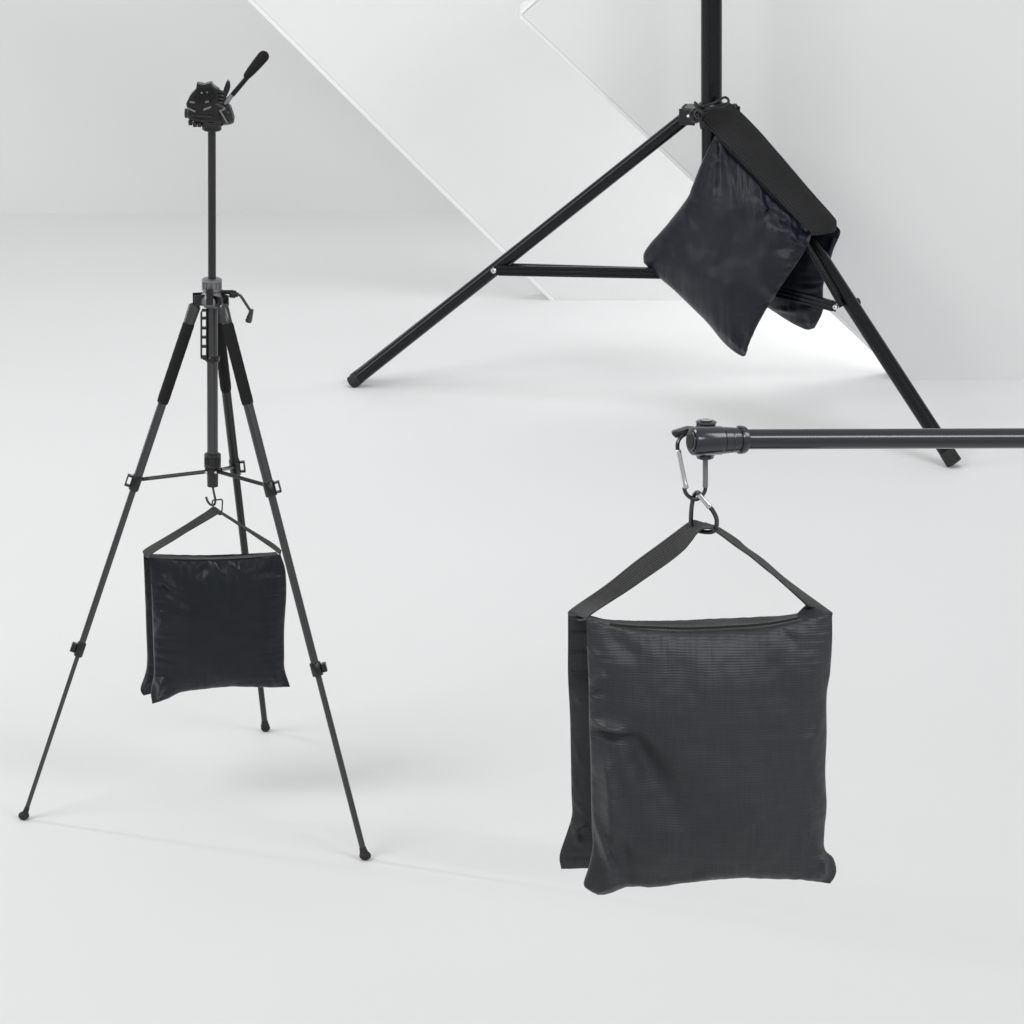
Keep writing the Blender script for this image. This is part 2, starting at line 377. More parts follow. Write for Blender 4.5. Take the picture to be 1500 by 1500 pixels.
# legs
def leg(foot, hingex, hingey, dyh, ys, rr, lever_side, footpx, fm=M['gun']):
    d = (foot - ctr); d.z = 0; d.normalize(); A = P(hingex, hingey, YT + dyh); B = foot + Vector((0, 0, .004))
    q = lambda y: on_line(A, B, y)
    g0, g1, c1, c2, end = ys
    t = (B - A).normalized(); side = t.cross(Vector((0, 1, 0))).normalized()
    bm = BM()
    turn(bm, A, q(g0 + 2), [(0, rr[0] * .75 * u), (.1, rr[0] * u), (.9, rr[0] * .92 * u), (1, rr[0] * .9 * u)], 20)
    k1 = rr[1] * u; k2 = rr[2] * u; k3 = rr[3] * u
    tube(bm, [q(g0 - 4), q(c1)], k1, 22)
    for s_ in (1,):   # rib that gives the channelled look of the leg extrusion
        off = side * s_ * k1 * .72 + Vector((0, -k1 * .45, 0)); tube(bm, [q(g1 - 6) + off, q(c1) + off], k1 * .34, 12)
    tube(bm, [q(c1 - 2), q(c2)], k2, 20)
    off = side * k2 * .7 + Vector((0, -k2 * .5, 0)); tube(bm, [q(c1 - 2) + off, q(c2) + off], k2 * .3, 10)
    tube(bm, [q(c2 - 2), q(end)], k3, 18)
    lg = obj('leg', bm, fm, TR)
    bm = BM(); gr = rr[4] * u
    pts = [q(g0 + (g1 - g0) * i / 24) for i in range(25)]
    tube(bm, pts, [gr * (.93 if i in (0, 24) else 1 + .012 * math.sin(i * 2.1)) for i in range(25)], 24); obj('foam_grip', bm, M['foam'], lg)
    for cy, sc, hh in ((c1, k1 * 1.22, 11), (c2, k2 * 1.42, 10)):
        a, b = q(cy - hh), q(cy + hh); bm = BM()
        turn(bm, a, b, [(0, sc * .9), (.08, sc), (.92, sc), (1, sc * .9)], 20)
        cl = obj('leg_clamp', bm, M['plastic'], lg)
        bm = BM(); n = side * lever_side; c = q(cy)
        ax = (b - a) * .5; o = c + n * (sc + 3.4 * u)
        if cy == c2: obox(bm, o, ax * .6, n * 3.6 * u, Vector((0, 4.4 * u, 0)))
        else:
          for (cc_, hx, hy) in ((o + n * 2.6 * u, ax * .72, n * 1.1 * u), (o - ax * .62, ax * .1, n * 3.4 * u), (o + ax * .62, ax * .1, n * 3.4 * u)):
              obox(bm, cc_, hx, hy, Vector((0, 4.2 * u, 0)))
        obj('clamp_lever', bm, M['plastic'], cl, bevel=.0008)
    bm = BM(); e0 = q(end - 6); ft = foot + Vector((0, 0, 0))
    turn(bm, e0, B, [(0, k3 * 1.1), (.35, k3 * 1.25), (.55, k3 * 1.5)], 18)
    bmesh.ops.create_uvsphere(bm, u_segments=18, v_segments=12, radius=footpx * u, matrix=Matrix.Translation(foot + Vector((0, 0, footpx * u * .72))) @ Matrix.Diagonal((1, 1, .75, 1)))
    obj('rubber_foot', bm, M['rubber'], lg)
    return q
qL = leg(fl, 286, 446, -.01, (472, 590, 707, 951, 1188), (9, 6.2, 4.7, 3.3, 8.6), -1, 8.2)
qR = leg(frt, 325.5, 446, -.03, (474, 592, 716, 980, 1247), (8.5, 7.2, 5.8, 4.5, 8.8), 1, 8.6)
qB = leg(fre, 316.5, 446, .03, (470, 571, 684, 880, 1062), (8, 6.8, 5.6, 4.6, 8.3), 1, 7.4, M['dark'])
# braces
bm = BM(); turn(bm, T_(311.4, 685), T_(311.6, 712), [(0, 11.5 * u), (.25, 11.5 * u), (.3, 8.3 * u), (1, 8.0 * u)], 22)
for x in (302, 316): 
    pass
hb = obj('brace_hub', bm, M['dark'], TR)
for x in (302.2, 315.8):
    bm = BM(); turn(bm, T_(x, 692, -13 * u), T_(x, 692, -10 * u), [(0, 1.6 * u), (.3, 2.3 * u), (1, 2.3 * u)], 14); obj('screw', bm, M['steel'], hb)
for q, y, a in ((qL, 703, T_(301, 691, -.008)), (qR, 712, T_(320, 691, -.010)), (qB, 684, T_(323, 688, .008))):
    b = q(y); bm = BM(); b2 = b.lerp(a, .09); tube(bm, [a, b2], 3.0 * u, 8); bar(bm, b, b.lerp(a, .16), 1.6 * u, 3.2 * u)
    obj('brace', bm, M['plastic'], TR)
# hook under the column
bm = BM(); tube(bm, spline([T_(311.7, 708), T_(312.2, 716), T_(314, 725), T_(315.4, 733), T_(314, 739), T_(309, 739.5), T_(304.5, 735), T_(301.8, 728)], 40), 1.75 * u, 12)
obj('weight_hook', bm, M['ring'], TR)
# pan head
HD = BM(); turn(HD, T_(310.3, 191), T_(310.3, 176), [(0, 12 * u), (.1, 14 * u), (.5, 14 * u), (.55, 17 * u), (1, 18 * u)], 26)
head = obj('pan_head', HD, M['plastic'], TR, bevel=.0006)
bm = BM(); pprism(bm, [(274, 157), (281, 149), (318, 148), (331, 156), (333, 170), (331, 180), (316, 183), (300, 182), (276, 178), (273, 170)], YT, 34 * u)
obj('tilt_body', bm, M['plastic'], head, bevel=.009, seg=5)
bm = BM(); pprism(bm, [(274, 160), (272.5, 152), (279, 139), (287, 131), (288, 122), (290, 123), (299, 124.5), (309, 121.5), (313, 127), (319, 131), (320, 146), (313, 156), (300, 159), (286, 159)], YT - 10 * u, 16 * u)
obj('quick_release_plate', bm, M['plastic'], head, bevel=.006, seg=5)
bm = BM(); pprism(bm, [(283, 143), (290, 131), (310, 130), (316, 142), (310, 150), (290, 151)], YT - 19 * u, 3 * u); obj('rubber_pad', bm, M['foam'], head, bevel=.0015, seg=3)
bm = BM(); pprism(bm, [(280, 168), (312, 170), (312, 172.5), (280, 170.5)], YT - 18 * u, 3 * u); pprism(bm, [(284, 174.5), (300, 176), (300, 178), (284, 176.5)], YT - 18 * u, 3 * u); obj('scale_rib', bm, M['dark'], head, bevel=.0006)
bm = BM(); turn(bm, T_(276, 166, -4 * u), T_(270.5, 166, -4 * u), [(0, 6 * u), (.3, 7 * u), (.9, 7 * u), (1, 5 * u)], 12); obj('lock_knob', bm, M['plastic'], head, bevel=.0006)
for x, y, r in ((295.5, 136, 2.0), (303.5, 135.4, 1.7)):
    bm = BM(); turn(bm, T_(x, y, -22.5 * u), T_(x, y, -19 * u), [(0, r * .6 * u), (.3, r * .85 * u), (1, r * .85 * u)], 12); obj('screw', bm, M['greyplastic'], head)
bm = BM()
for a, b in (((278, 149), (285, 150.3)), ((300.5, 149.5), (306, 148.4)), ((274.5, 158), (286, 163.3)), ((298, 161), (309, 156.5))): bar(bm, T_(*a, -19.5 * u), T_(*b, -19.5 * u), 1.3 * u, 1.2 * u)
obj('highlight_bars', bm, M['greyplastic'], head, bevel=.0005)  # pale bars modelled in place of highlights on the head
bm = BM()
for i in range(7):
    x = 279 + i * 6.6; y = 181.5 + (2.5 if i in (1, 2, 3, 4, 5) else 0)
    turn(bm, T_(x, y - 5, -13 * u), T_(x, y + 1.6, -13 * u), [(0, 3.4 * u), (1, 3.0 * u)], 10)
obj('knob_teeth', bm, M['plastic'], head)
# side knob disc, its axis towards the right
bm = BM(); a, b = T_(319, 170, -6 * u), T_(341, 163, -2 * u)
turn(bm, a, b, [(0, 10 * u), (.15, 15 * u), (.55, 17 * u), (.6, 17.2 * u), (.85, 16 * u), (1, 10 * u)], 26); obj('side_knob', bm, M['plastic'], head)
bm = BM(); bar(bm, T_(322, 161, -22 * u), T_(333, 180, -21 * u), 1.1 * u, 1 * u); obj('knob_rim', bm, M['greyplastic'], head)
bm = BM()
for i in range(5): tube(bm, [T_(313 + i * 1.2, 153 - i * 5, -14 * u), T_(325 + i * 1.0, 156 - i * 5, -12 * u)], 2.6 * u, 10)
pprism(bm, [(326, 140), (327.5, 131), (331, 121), (333.5, 117.5), (336.5, 121), (337.3, 128), (336, 133), (330, 146), (326, 156), (317, 156), (314, 135), (320, 129)], YT - 8 * u, 9 * u)
obj('lock_lever', bm, M['plastic'], head, bevel=.0018)
bm = BM(); turn(bm, T_(329, 152, -8 * u), T_(343, 136, -8 * u), [(0, 4.4 * u), (.3, 4.2 * u), (.5, 3.4 * u), (1, 3.0 * u)], 16); obj('handle_neck', bm, M['greyplastic'], head)
bm = BM(); tube(bm, [T_(340.5, 139, -8 * u), T_(364, 111, -7 * u)], 3.6 * u, 16); hn = obj('pan_handle', bm, M['tube'], head)
bm = BM(); turn(bm, T_(359.5, 114, -6 * u), T_(391, 76.5, -6 * u), [(0, 3.6 * u), (.06, 5.2 * u), (.25, 6.6 * u), (.6, 7.8 * u), (.84, 8.2 * u), (.92, 7.2 * u), (.97, 5 * u), (1, 2 * u)], 24)
obj('handle_grip', bm, M['foam'], head)

# ------------------------------------------------------------------ bag under the tripod
YB = YT - .005
SB = thing('sandbag', Vector((P(316, 1000, YB).x, YB, P(316, 1031, YB).z)), 'small navy black sandbag hooked under the camera tripod', 'sandbag', 'black sandbags')
tf = [(219, 816), (245, 819), (290, 820), (340, 819), (380, 816), (411, 812.5)]
fY = YB - .030; rY = YB + .022
pouch('front_pouch', M['nylon_black'], SB, tf, [(411, 812.5), (418, 835), (419.5, 870), (416.5, 920), (416.5, 960), (417, 980), (425, 1006)],
      [(223, 1031), (245, 1025), (266, 1016), (300, 1013), (335, 1011), (370, 1013), (400, 1015), (425, 1015)],
      [(219, 816), (221, 850), (223, 900), (224.5, 950), (225.5, 985), (221, 1012), (223, 1031)], fY, .034,
      [(225, 900, 240, 890, 5, 0.0108), (226, 925, 262, 880, 9, 0.0108), (224, 990, 243, 1008, 6, 0.0144), (305, 822, 292, 845, 6, -0.0108), (318, 822, 328, 843, 5, 0.0108),
       (410, 1008, 398, 960, 9, 0.0108), (232, 1020, 240, 985, 5, 0.0126), (245, 850, 290, 910, 14, 0.0072), (425, 1012, 380, 1005, 8, 0.0090), (240, 860, 300, 890, 9, -0.0090), (345, 824, 370, 840, 8, 0.0072)], seed=2, pucker=.0050)
pouch('rear_pouch', M['nylon_black'], SB, [(210, 811), (300, 813), (405, 809)], [(405, 809), (414, 870), (410, 950), (415, 1004)],
      [(210, 1019), (260, 1008), (340, 1003), (415, 1006)],
      [(210, 811), (212, 860), (214, 920), (215, 975), (206, 1008), (210, 1019)], rY, .026,
      [(212, 1005, 222, 980, 5, 0.0144), (214, 900, 219, 870, 3, 0.0090), (215, 950, 220, 925, 3, 0.0072)], seed=6, pucker=.004)
ribbon('top_panel', M['zip'], SB, px_curve([(210, 811), (260, 814), (330, 815), (405, 809)], rY), px_curve(tf, fY), .002, crown=.003)
ribbon('strap', M['web'], SB,
       [P(210, 810, rY), P(214, 804, rY), P(262, 775, YB), P(300, 751, YB), P(311.5, 742.5, YB), P(318, 744.5, YB), P(326, 750.5, YB), P(362, 773, YB), P(398, 795, YB), P(412, 806, YB)],
       [P(219, 816, fY), P(226, 809, fY), P(268, 783, YB - .02), P(308, 759.5, YB - .02), P(319, 753, YB - .02), P(322, 753, YB - .02), P(325, 753.5, YB - .012), P(360, 776.5, YB - .012), P(396, 801, YB - .02), P(411, 812.5, fY)], .002, across=4)
bm = BM(); yq = -.012
tube(bm, spline([T_(312.3, 732.5, yq), T_(320, 732, yq), T_(325.3, 732.3, yq), T_(325.6, 740, yq), T_(324.8, 750, yq), T_(322.5, 754, yq), T_(317, 750, yq), T_(312.3, 742, yq), T_(311, 736, yq), T_(312.3, 732.5, yq)], 60)[:-1], 1.15 * u, 10, closed=True)
obj('d_ring', bm, M['ring'], SB)

# ------------------------------------------------------------------ light stand
sc = G(1045, 602); YS = sc.y; su = mpp(P(1042, 300, YS))
S_ = lambda x, y, dy=0: P(x, y, YS + dy)
LS = thing('light_stand', Vector((S_(1042, 165).x, YS, 0)), 'black light stand with wide low legs, its post cut off by the picture top', 'light stand')
bm = BM(); tube(bm, [S_(1042.3, -190), S_(1042.2, 150)], 15.3 * su, 32); obj('riser', bm, M['tube'], LS)
bm = BM(); tube(bm, [S_(1042.2, 148), S_(1042, 425)], 14.6 * su, 32); obj('lower_column', bm, M['tube'], LS)
bm = BM(); turn(bm, S_(1042.2, 150), S_(1042.2, 178), [(0, 17 * su), (.08, 19.5 * su), (.5, 19.5 * su), (.9, 19 * su), (1, 17 * su)], 32)
hub = obj('leg_hub', bm, M['plastic'], LS)
bm = BM(); turn(bm, S_(1042, 388), S_(1042, 414), [(0, 17 * su), (.08, 19 * su), (.92, 19 * su), (1, 17 * su)], 32)
for k in range(1): pass
obj('brace_collar', bm, M['plastic'], LS)
footL, footR, foot3 = G(516, 566), G(1397, 684), G(518, 558.5)
def stand_leg(A, foot, r, brace_py, brace_h):
    B = foot + Vector((0, 0, r * .62)); bm = BM(); tube(bm, [A, B], r, 28); lg = obj('leg', bm, M['tube'], LS)
    t = (B - A).normalized(); bm = BM(); turn(bm, B - t * r * 1.6, B + t * r * .12, [(0, r * 1.03), (.97, r * 1.05), (1, r * 1.02)], 26); obj('end_cap', bm, M['rubber'], lg)
    bm = BM(); s = Vector((0, -1, 0)); d = (foot - Vector((A.x, A.y, 0))); d.z = 0; d.normalize(); n = Vector((-d.y, d.x, 0))
    for q in (-1, 1): obox(bm, A + n * q * (r + 2 * su) + d * 0, d * 12 * su, n * 1.4 * su, Vector((0, 0, 12 * su)))
    obox(bm, A - d * 6 * su + Vector((0, 0, 11 * su)), d * 12 * su, n * (r + 2 * su), Vector((0, 0, 2 * su)))
    obj('hinge_bracket', bm, M['plastic'], hub, bevel=.002)
    J = on_line(A, B, brace_py); C = S_(1042, 401) + d * 18 * su
    return lg, J, C, n
def brace(J, C, n, r, parent_leg):
    # pressed steel channel: two rails with a web between them
    toward = -1 if n.y > 0 else 1
    off = n * toward * (r + 3.0 * su); a, b = J + off, C + off * .6
    t = (b - a).normalized(); upv = Vector((0, 0, 1)); upv = (upv - t * upv.dot(t)).normalized(); m = t.cross(upv)
    bm = BM(); obox(bm, (a + b) / 2, (b - a) / 2, upv * 7.6 * su, m * 1.1 * su)
    for q in (-6.0, 0.0, 6.0): obox(bm, (a + b) / 2 + upv * q * su * 1.02, (b - a) / 2 * .955, upv * 1.7 * su, m * 2.9 * su)
    br = obj('brace', bm, M['tube'], LS, bevel=.0014)
    bm = BM(); s = off.normalized(); 
    turn(bm, a + s * 1.0 * su, a + s * 4.4 * su, [(0, 4.4 * su), (.6, 4.2 * su), (.9, 3.0 * su), (1, 2.6 * su)], 18); rv = obj('rivet', bm, M['steel'], br)
    bm = BM(); turn(bm, a + s * 4.3 * su, a + s * 4.7 * su, [(0, 1.2 * su), (1, 1.1 * su)], 12); obj('rivet_hole', bm, M['rubber'], rv)
rS = 10.2 * su
AL = S_(1009, 169, -.01); AR = S_(1066, 168, -.03)
lgL, JL, CL, nL = stand_leg(AL, footL, 9.9 * su, 393, 0)
brace(JL, CL, nL, 9.0 * su, lgL)
lgR, JR, CR, nR = stand_leg(AR, footR, 11.2 * su, 444, 0)
JR2 = JR + Vector((0, 0, 0)); bx = P(1231, 447, JR.y)
brace(bx, CR, nR, 8 * su, lgR)
A3 = S_(1012, 166.5, .045); lg3, J3, C3, n3 = stand_leg(A3, foot3, 7.6 * su, 390, 0); brace(J3, C3, n3, 8 * su, lg3)
# inner rail beside the right leg and the knob of its rivet
bm = BM(); tube(bm, [P(1178, 352, JR.y + .02), P(1233, 449, JR.y - .02)], 4.2 * su, 14); obj('leg_rail', bm, M['tube'], lgR)
bm = BM(); turn(bm, P(1249, 445, JR.y + .01), P(1258, 441, JR.y + .02), [(0, 5 * su), (.6, 6 * su), (1, 5 * su)], 16); obj('leg_knob', bm, M['rubber'], lgR)
# hub knob
bm = BM(); turn(bm, S_(1076, 165, -.02), S_(1076, 152, -.02), [(0, 5 * su), (.5, 5.5 * su), (.8, 5 * su), (1, 3 * su)], 18); obj('hub_bolt', bm, M['plastic'], hub)
bm = BM(); turn(bm, S_(1008, 170, -.06), S_(1008, 170, -.05), [(0, 2 * su), (.5, 2.6 * su), (1, 2.6 * su)], 14); obj('rivet', bm, M['steel'], hub)

# ------------------------------------------------------------------ bag on the light stand, slung over its right leg
def legY(x, y=0):
    t = (x - proj(AR)[0]) / (proj(footR)[0] - proj(AR)[0]); return AR.y + (footR.y - AR.y) * min(max(t, -.4), 1)
frontY = lambda x, y: legY(x) - .105
rearY = lambda x, y: legY(x) + .07
SB2 = thing('sandbag', Vector((P(1090, 520, YS).x, YS - .1, P(1090, 522, YS - .1).z)), 'navy sandbag tilted into a diamond, slung over the right leg of the light stand', 'sandbag', 'black sandbags')
top2 = [(1047, 199), (1075, 228), (1105, 258), (1145, 300), (1190, 338)]
pouch('front_pouch', M['nylon_navy'], SB2, top2,
      [(1190, 338), (1182, 362), (1160, 397), (1128, 443), (1111, 471), (1098, 500), (1095, 514)],
      [(943, 385), (960, 402), (986, 424), (1012, 449), (1037, 474), (1060, 502), (1078, 517), (1090, 522), (1095, 514)],
      [(1047, 199), (1036, 220), (1026, 242), (1013, 275), (1006, 291), (977, 329), (953, 356), (943, 372), (943, 385)], frontY, .072,
      [(1180, 345, 1120, 325, 10, .020), (1188, 342, 1140, 380, 11, .018), (1150, 320, 1110, 300, 9, -.016), (1165, 345, 1150, 318, 5, .016), (1120, 300, 1105, 275, 8, .014),
       (1048, 210, 1035, 330, 8, .016), (1062, 218, 1075, 310, 9, .013), (1043, 225, 1022, 300, 5, -.008), (1092, 512, 1110, 450, 9, .014), (1090, 512, 1050, 470, 9, .014), (1086, 508, 1075, 440, 9, -.010),
       (1135, 430, 1095, 370, 13, .018), (1085, 300, 1050, 400, 26, -.010, 1), (990, 350, 1060, 440, 24, .008, 1), (1182, 362, 1125, 352, 6, -.012), (1170, 382, 1105, 360, 9, .014), (945, 380, 990, 370, 12, .010), (1000, 300, 1015, 345, 9, .008)], seed=12, pucker=.006, rough_=.006, bottomy=.2)
pouch('rear_pouch', M['nylon_navy'], SB2, [(1062, 175), (1110, 225), (1170, 285), (1226, 331)],
      [(1226, 331), (1231, 341), (1221, 366), (1214, 392), (1206, 420), (1206, 453), (1198, 472), (1193, 481)],
      [(1010, 350), (1060, 400), (1110, 440), (1140, 461), (1165, 476), (1182, 483), (1193, 481)],
      [(1062, 175), (1040, 230), (1020, 300), (1010, 350)], rearY, .05,
      [(1206, 455, 1185, 440, 5, .012), (1130, 450, 1200, 452, 6, .01), (1220, 350, 1205, 400, 6, .012), (1190, 480, 1180, 440, 6, .012)], seed=15, pucker=.006, rough_=.005)
ribbon('top_panel', M['nylon_navy'], SB2, px_curve([(1062, 175), (1110, 225), (1170, 285), (1226, 333)], lambda x, y: rearY(x, y) - .002),
       px_curve(top2, frontY), .003, crown=.012, n=60)
ribbon('strap', M['web_black'], SB2,
       px_curve([(1066, 150), (1078, 158), (1110, 190), (1150, 236), (1190, 283), (1221, 318), (1225, 327), (1224, 338)], lambda x, y: legY(x) - .02),
       px_curve([(1028, 172), (1036, 185), (1068, 216), (1105, 254), (1143, 295), (1176, 330), (1189, 341), (1191, 345)], lambda x, y: legY(x) - .128), .005, n=110, crown=.012)
for yy in ():
    pass
# cord and ring that hang the strap from the hub
CB = thing('carabiner', S_(1021, 180, -.13), 'small black clip with ring and cord looped round the light stand hub', 'carabiner')
yc = -.125
bm = BM(); tube(bm, [S_(1020.5 + 10 * math.cos(a * math.pi / 16), 169 + 10 * math.sin(a * math.pi / 16), yc) for a in range(32)], 1.1 * su, 10, closed=True); obj('split_ring', bm, M['ring'], CB)
bm = BM(); tube(bm, [S_(1024 + 6 * math.cos(a * math.pi / 16), 167 + 6.5 * math.sin(a * math.pi / 16), yc - .012) for a in range(32)], 1.5 * su, 10, closed=True); obj('clip_ring', bm, M['ring'], CB)
bm = BM()
tube(bm, spline([S_(1018, 150, yc), S_(1022, 155, yc - .02), S_(1030, 156, yc), S_(1045, 151, yc - .01), S_(1056, 145, yc), S_(1062, 142.5, yc + .02), S_(1067, 146, yc + .01), S_(1066, 152, yc), S_(1060, 157, yc), S_(1048, 158, yc), S_(1038, 160, yc - .01), S_(1029, 165, yc)], 80), 1.9 * su, 10)
tube(bm, spline([S_(1019, 152, yc), S_(1023, 160, yc - .015), S_(1029, 166, yc - .02), S_(1030, 172, yc)], 30), 3.2 * su, 10)
obj('cord', bm, M['cord'], CB)
bm = BM(); pprism(bm, [(1024, 178), (1031, 177), (1033, 187), (1026, 190)], YS + yc, .03); tube(bm, [S_(1022, 166, yc - .02), S_(1028, 182, yc - .01)], 2.4 * su, 10); obj('cord_stop', bm, M['plastic'], CB, bevel=.002)

# ------------------------------------------------------------------ boom arm
YM = 4.55; bu = mpp(P(1040, 645, YM)); B_ = lambda x, y, dy=0: P(x, y, YM + dy)
BA = thing('boom_arm', B_(1095, 644), 'satin grey boom arm entering from the right edge with a cast end fitting', 'boom arm')
bm = BM(); tube(bm, [B_(1070, 643.5), B_(1500, 642), B_(2500, 638.5)], 14.9 * bu, 40); obj('pole', bm, M['tube_satin'], BA)
# end fitting, turned a little so its open bore faces left towards the viewer
a, b = B_(1013, 646.5, -.028), B_(1092, 644, .0)
def FT(px): return (px - 1009) / (1092 - 1009)
bm = BM(); L = (b - a).length
turn(bm, a, b, [(.0, 18.0 * bu), (.02, 20.2 * bu), (.05, 20.8 * bu), (.52, 21.2 * bu), (.535, 20.8 * bu), (.54, 19.2 * bu), (.545, 18.9 * bu), (.555, 19.9 * bu), (.68, 19.4 * bu), (.69, 18.3 * bu), (.70, 18.3 * bu), (.71, 18.9 * bu), (.82, 18.6 * bu), (.83, 17.6 * bu), (.855, 17.6 * bu), (.86, 19.9 * bu), (.88, 21.0 * bu), (.94, 21.0 * bu), (.975, 20.0 * bu), (.98, 17.8 * bu), (1, 17.0 * bu)], 48)
ft_ = obj('end_fitting', bm, M['tube_satin'], BA, angle=28)
# ends: annulus + dark bore
d = (b - a).normalized()
bm = BM(); 
tube(bm, [a - d * .0015, a + d * .0005], 15.5 * bu, 40); obj('bore_rim', bm, M['tube_satin'], ft_, bevel=.0006)
bm = BM(); tube(bm, [a - d * .0022, a - d * .001], 10.5 * bu, 36); obj('bore', bm, M['rubber'], ft_)
# screw boss on top, boss below
bm = BM(); turn(bm, B_(1034, 632), B_(1034.5, 617), [(0, 21 * bu), (.25, 19 * bu), (.55, 14.5 * bu), (.8, 14.5 * bu), (.92, 15.5 * bu), (1, 13.5 * bu)], 32); bs = obj('boss', bm, M['tube_satin'], ft_)
bm = BM(); turn(bm, B_(1034.4, 618, -.0), B_(1034.5, 615.8), [(0, 9.5 * bu), (1, 9 * bu)], 24); scw = obj('screw', bm, M['tube'], bs, bevel=.0004)
bm = BM(); bar(bm, B_(1026.5, 615.2), B_(1042.5, 615.2), .6 * bu, 2.0 * bu); obj('screw_slot', bm, M['steel'], bs, bevel=.0003)
bm = BM(); turn(bm, B_(1033, 658), B_(1033, 671.5), [(0, 20 * bu), (.4, 17 * bu), (.7, 13.5 * bu), (.9, 12.8 * bu), (1, 10 * bu)], 32); obj('boss', bm, M['tube_satin'], ft_)
bm = BM(); pprism(bm, [(983.5, 636), (984.5, 633), (995, 630), (1006, 626.5), (1018, 627), (1018, 640), (1004, 636), (996, 640), (990, 642.5)], YM + .012, .009); obj('wing_tab', bm, M['tube_satin'], ft_, bevel=.0018)

# ------------------------------------------------------------------ carabiners
C1 = thing('carabiner', B_(1015, 733), 'long silver gated carabiner hooked through the end of the boom arm', 'carabiner')
bm = BM()
body = [(1033, 664, .004), (1033.3, 690, -.002), (1033.2, 715, -.006), (1031, 722, -.007), (1026, 729, -.009), (1018, 731.5, -.012), (1010, 728, -.014), (1004.5, 722, -.014), (1002, 714, -.013)]
tube(bm, spline([B_(*p) for p in body], 60), 3.0 * bu, 14)
tube(bm, spline([B_(*p) for p in [(994, 664, -.004), (992.4, 656, -.003), (993, 648, -.001), (997, 641, .003), (1005, 636, .012), (1018, 634, .02), (1028, 640, .018), (1033, 652, .012), (1033, 664, .004)]], 50), 3.1 * bu, 14)
obj('body', bm, M['ring'], C1)
bm = BM(); g0, g1 = B_(993.6, 659, -.004), B_(1005.3, 716, -.014)
turn(bm, g0, g1, [(0, 3.0 * bu), (.02, 3.9 * bu), (.1, 3.8 * bu), (.12, 3.5 * bu), (.85, 3.5 * bu), (.87, 3.9 * bu), (.98, 4.1 * bu), (1, 3 * bu)], 18); obj('gate', bm, M['steel'], C1)
bm = BM(); tube(bm, [B_(1033.2, 674, .0), B_(1033.3, 700, -.004), B_(1033.2, 714, -.006)], 3.9 * bu, 16); obj('spine', bm, M['greyplastic'], C1)
C2 = thing('carabiner', B_(1031, 775), 'short rounded carabiner linking the silver gated clip to the strap of the largest sandbag', 'carabiner')
bm = BM()
tube(bm, spline([B_(*p) for p in [(1038, 741, -.020), (1044, 748, -.016), (1049, 758, -.012), (1050, 766, -.010), (1048.5, 774, -.009), (1043, 779, -.006), (1030, 779, .0), (1017, 775, .004), (1012.6, 768, .004), (1012.2, 757, .002), (1013, 745, -.001), (1014.5, 734, -.004), (1017, 725, -.010), (1021, 721.5, -.018), (1025, 723, -.022)]], 90), 3.4 * bu, 14)
obj('body', bm, M['ring'], C2)
bm = BM(); turn(bm, B_(1023, 724, -.021), B_(1040, 743, -.020), [(0, 3 * bu), (.03, 3.8 * bu), (.8, 4.0 * bu), (.85, 4.4 * bu), (.97, 4.2 * bu), (1, 3.4 * bu)], 18); obj('gate', bm, M['steel'], C2)

# ------------------------------------------------------------------ large bag
BG = thing('sandbag', B_(1035, 1311), 'largest charcoal sandbag hanging by its strap from the carabiners on the boom arm', 'sandbag', 'black sandbags')
FY = YM - .035; RY = YM + .030
topf = [(859, 906), (875, 911), (893, 917), (940, 923), (1000, 926), (1060, 924), (1120, 920), (1170, 910), (1219, 899)]
pouch('front_pouch', M['nylon_grey'], BG, topf,
      [(1219, 899), (1219, 940), (1216, 985), (1211, 1020), (1211, 1080), (1209, 1130), (1211, 1180), (1208, 1215), (1208, 1243), (1220, 1256), (1225, 1272), (1223, 1284), (1216, 1294)],
      [(876, 1311), (893, 1309), (910, 1302), (927, 1298), (965, 1298), (1000, 1292), (1040, 1288), (1085, 1285), (1130, 1287), (1165, 1288), (1190, 1291), (1216, 1294)],
      [(859, 906), (860, 950), (862, 1000), (863, 1060), (865, 1120), (866, 1180), (867, 1215), (868, 1240), (862, 1270), (855, 1295), (864, 1305), (876, 1311)], FY, .040,
      [(862, 1000, 888, 980, 6, .014), (863, 1018, 892, 1002, 5, -.011), (861, 950, 880, 965, 6, .007), (866, 1130, 905, 1100, 9, .008), (867, 1165, 900, 1150, 7, -.007), (864, 1052, 932, 1062, 7, .014), (865, 1070, 935, 1074, 8, -.010),
       (915, 1050, 1000, 1200, 26, -.019, 1), (880, 1090, 905, 1240, 16, .014, 1), (866, 1192, 906, 1285, 9, .020), (870, 1215, 884, 1290, 6, -.011), (905, 1200, 930, 1295, 12, -.005, 1), (872, 1250, 896, 1238, 8, .007),
       (1208, 1250, 1206, 1290, 6, .012), (1209, 1238, 1186, 1228, 8, .009), (1160, 1289, 1205, 1276, 6, .007), (1140, 916, 1168, 940, 7, -.007), (1085, 923, 1150, 934, 7, .005),
       (1211, 1040, 1182, 1100, 12, .009), (1210, 1160, 1190, 1110, 10, .007), (1000, 1294, 1060, 1262, 14, .006), (890, 915, 960, 990, 16, -.006), (875, 1306, 915, 1288, 7, .007), (1000, 960, 1120, 1000, 40, .004, 1), (1150, 1100, 1050, 1240, 40, .005, 1)], seed=21, N=180, pucker=.0030, rough_=.0026, bottomy=.3, pw=.06)
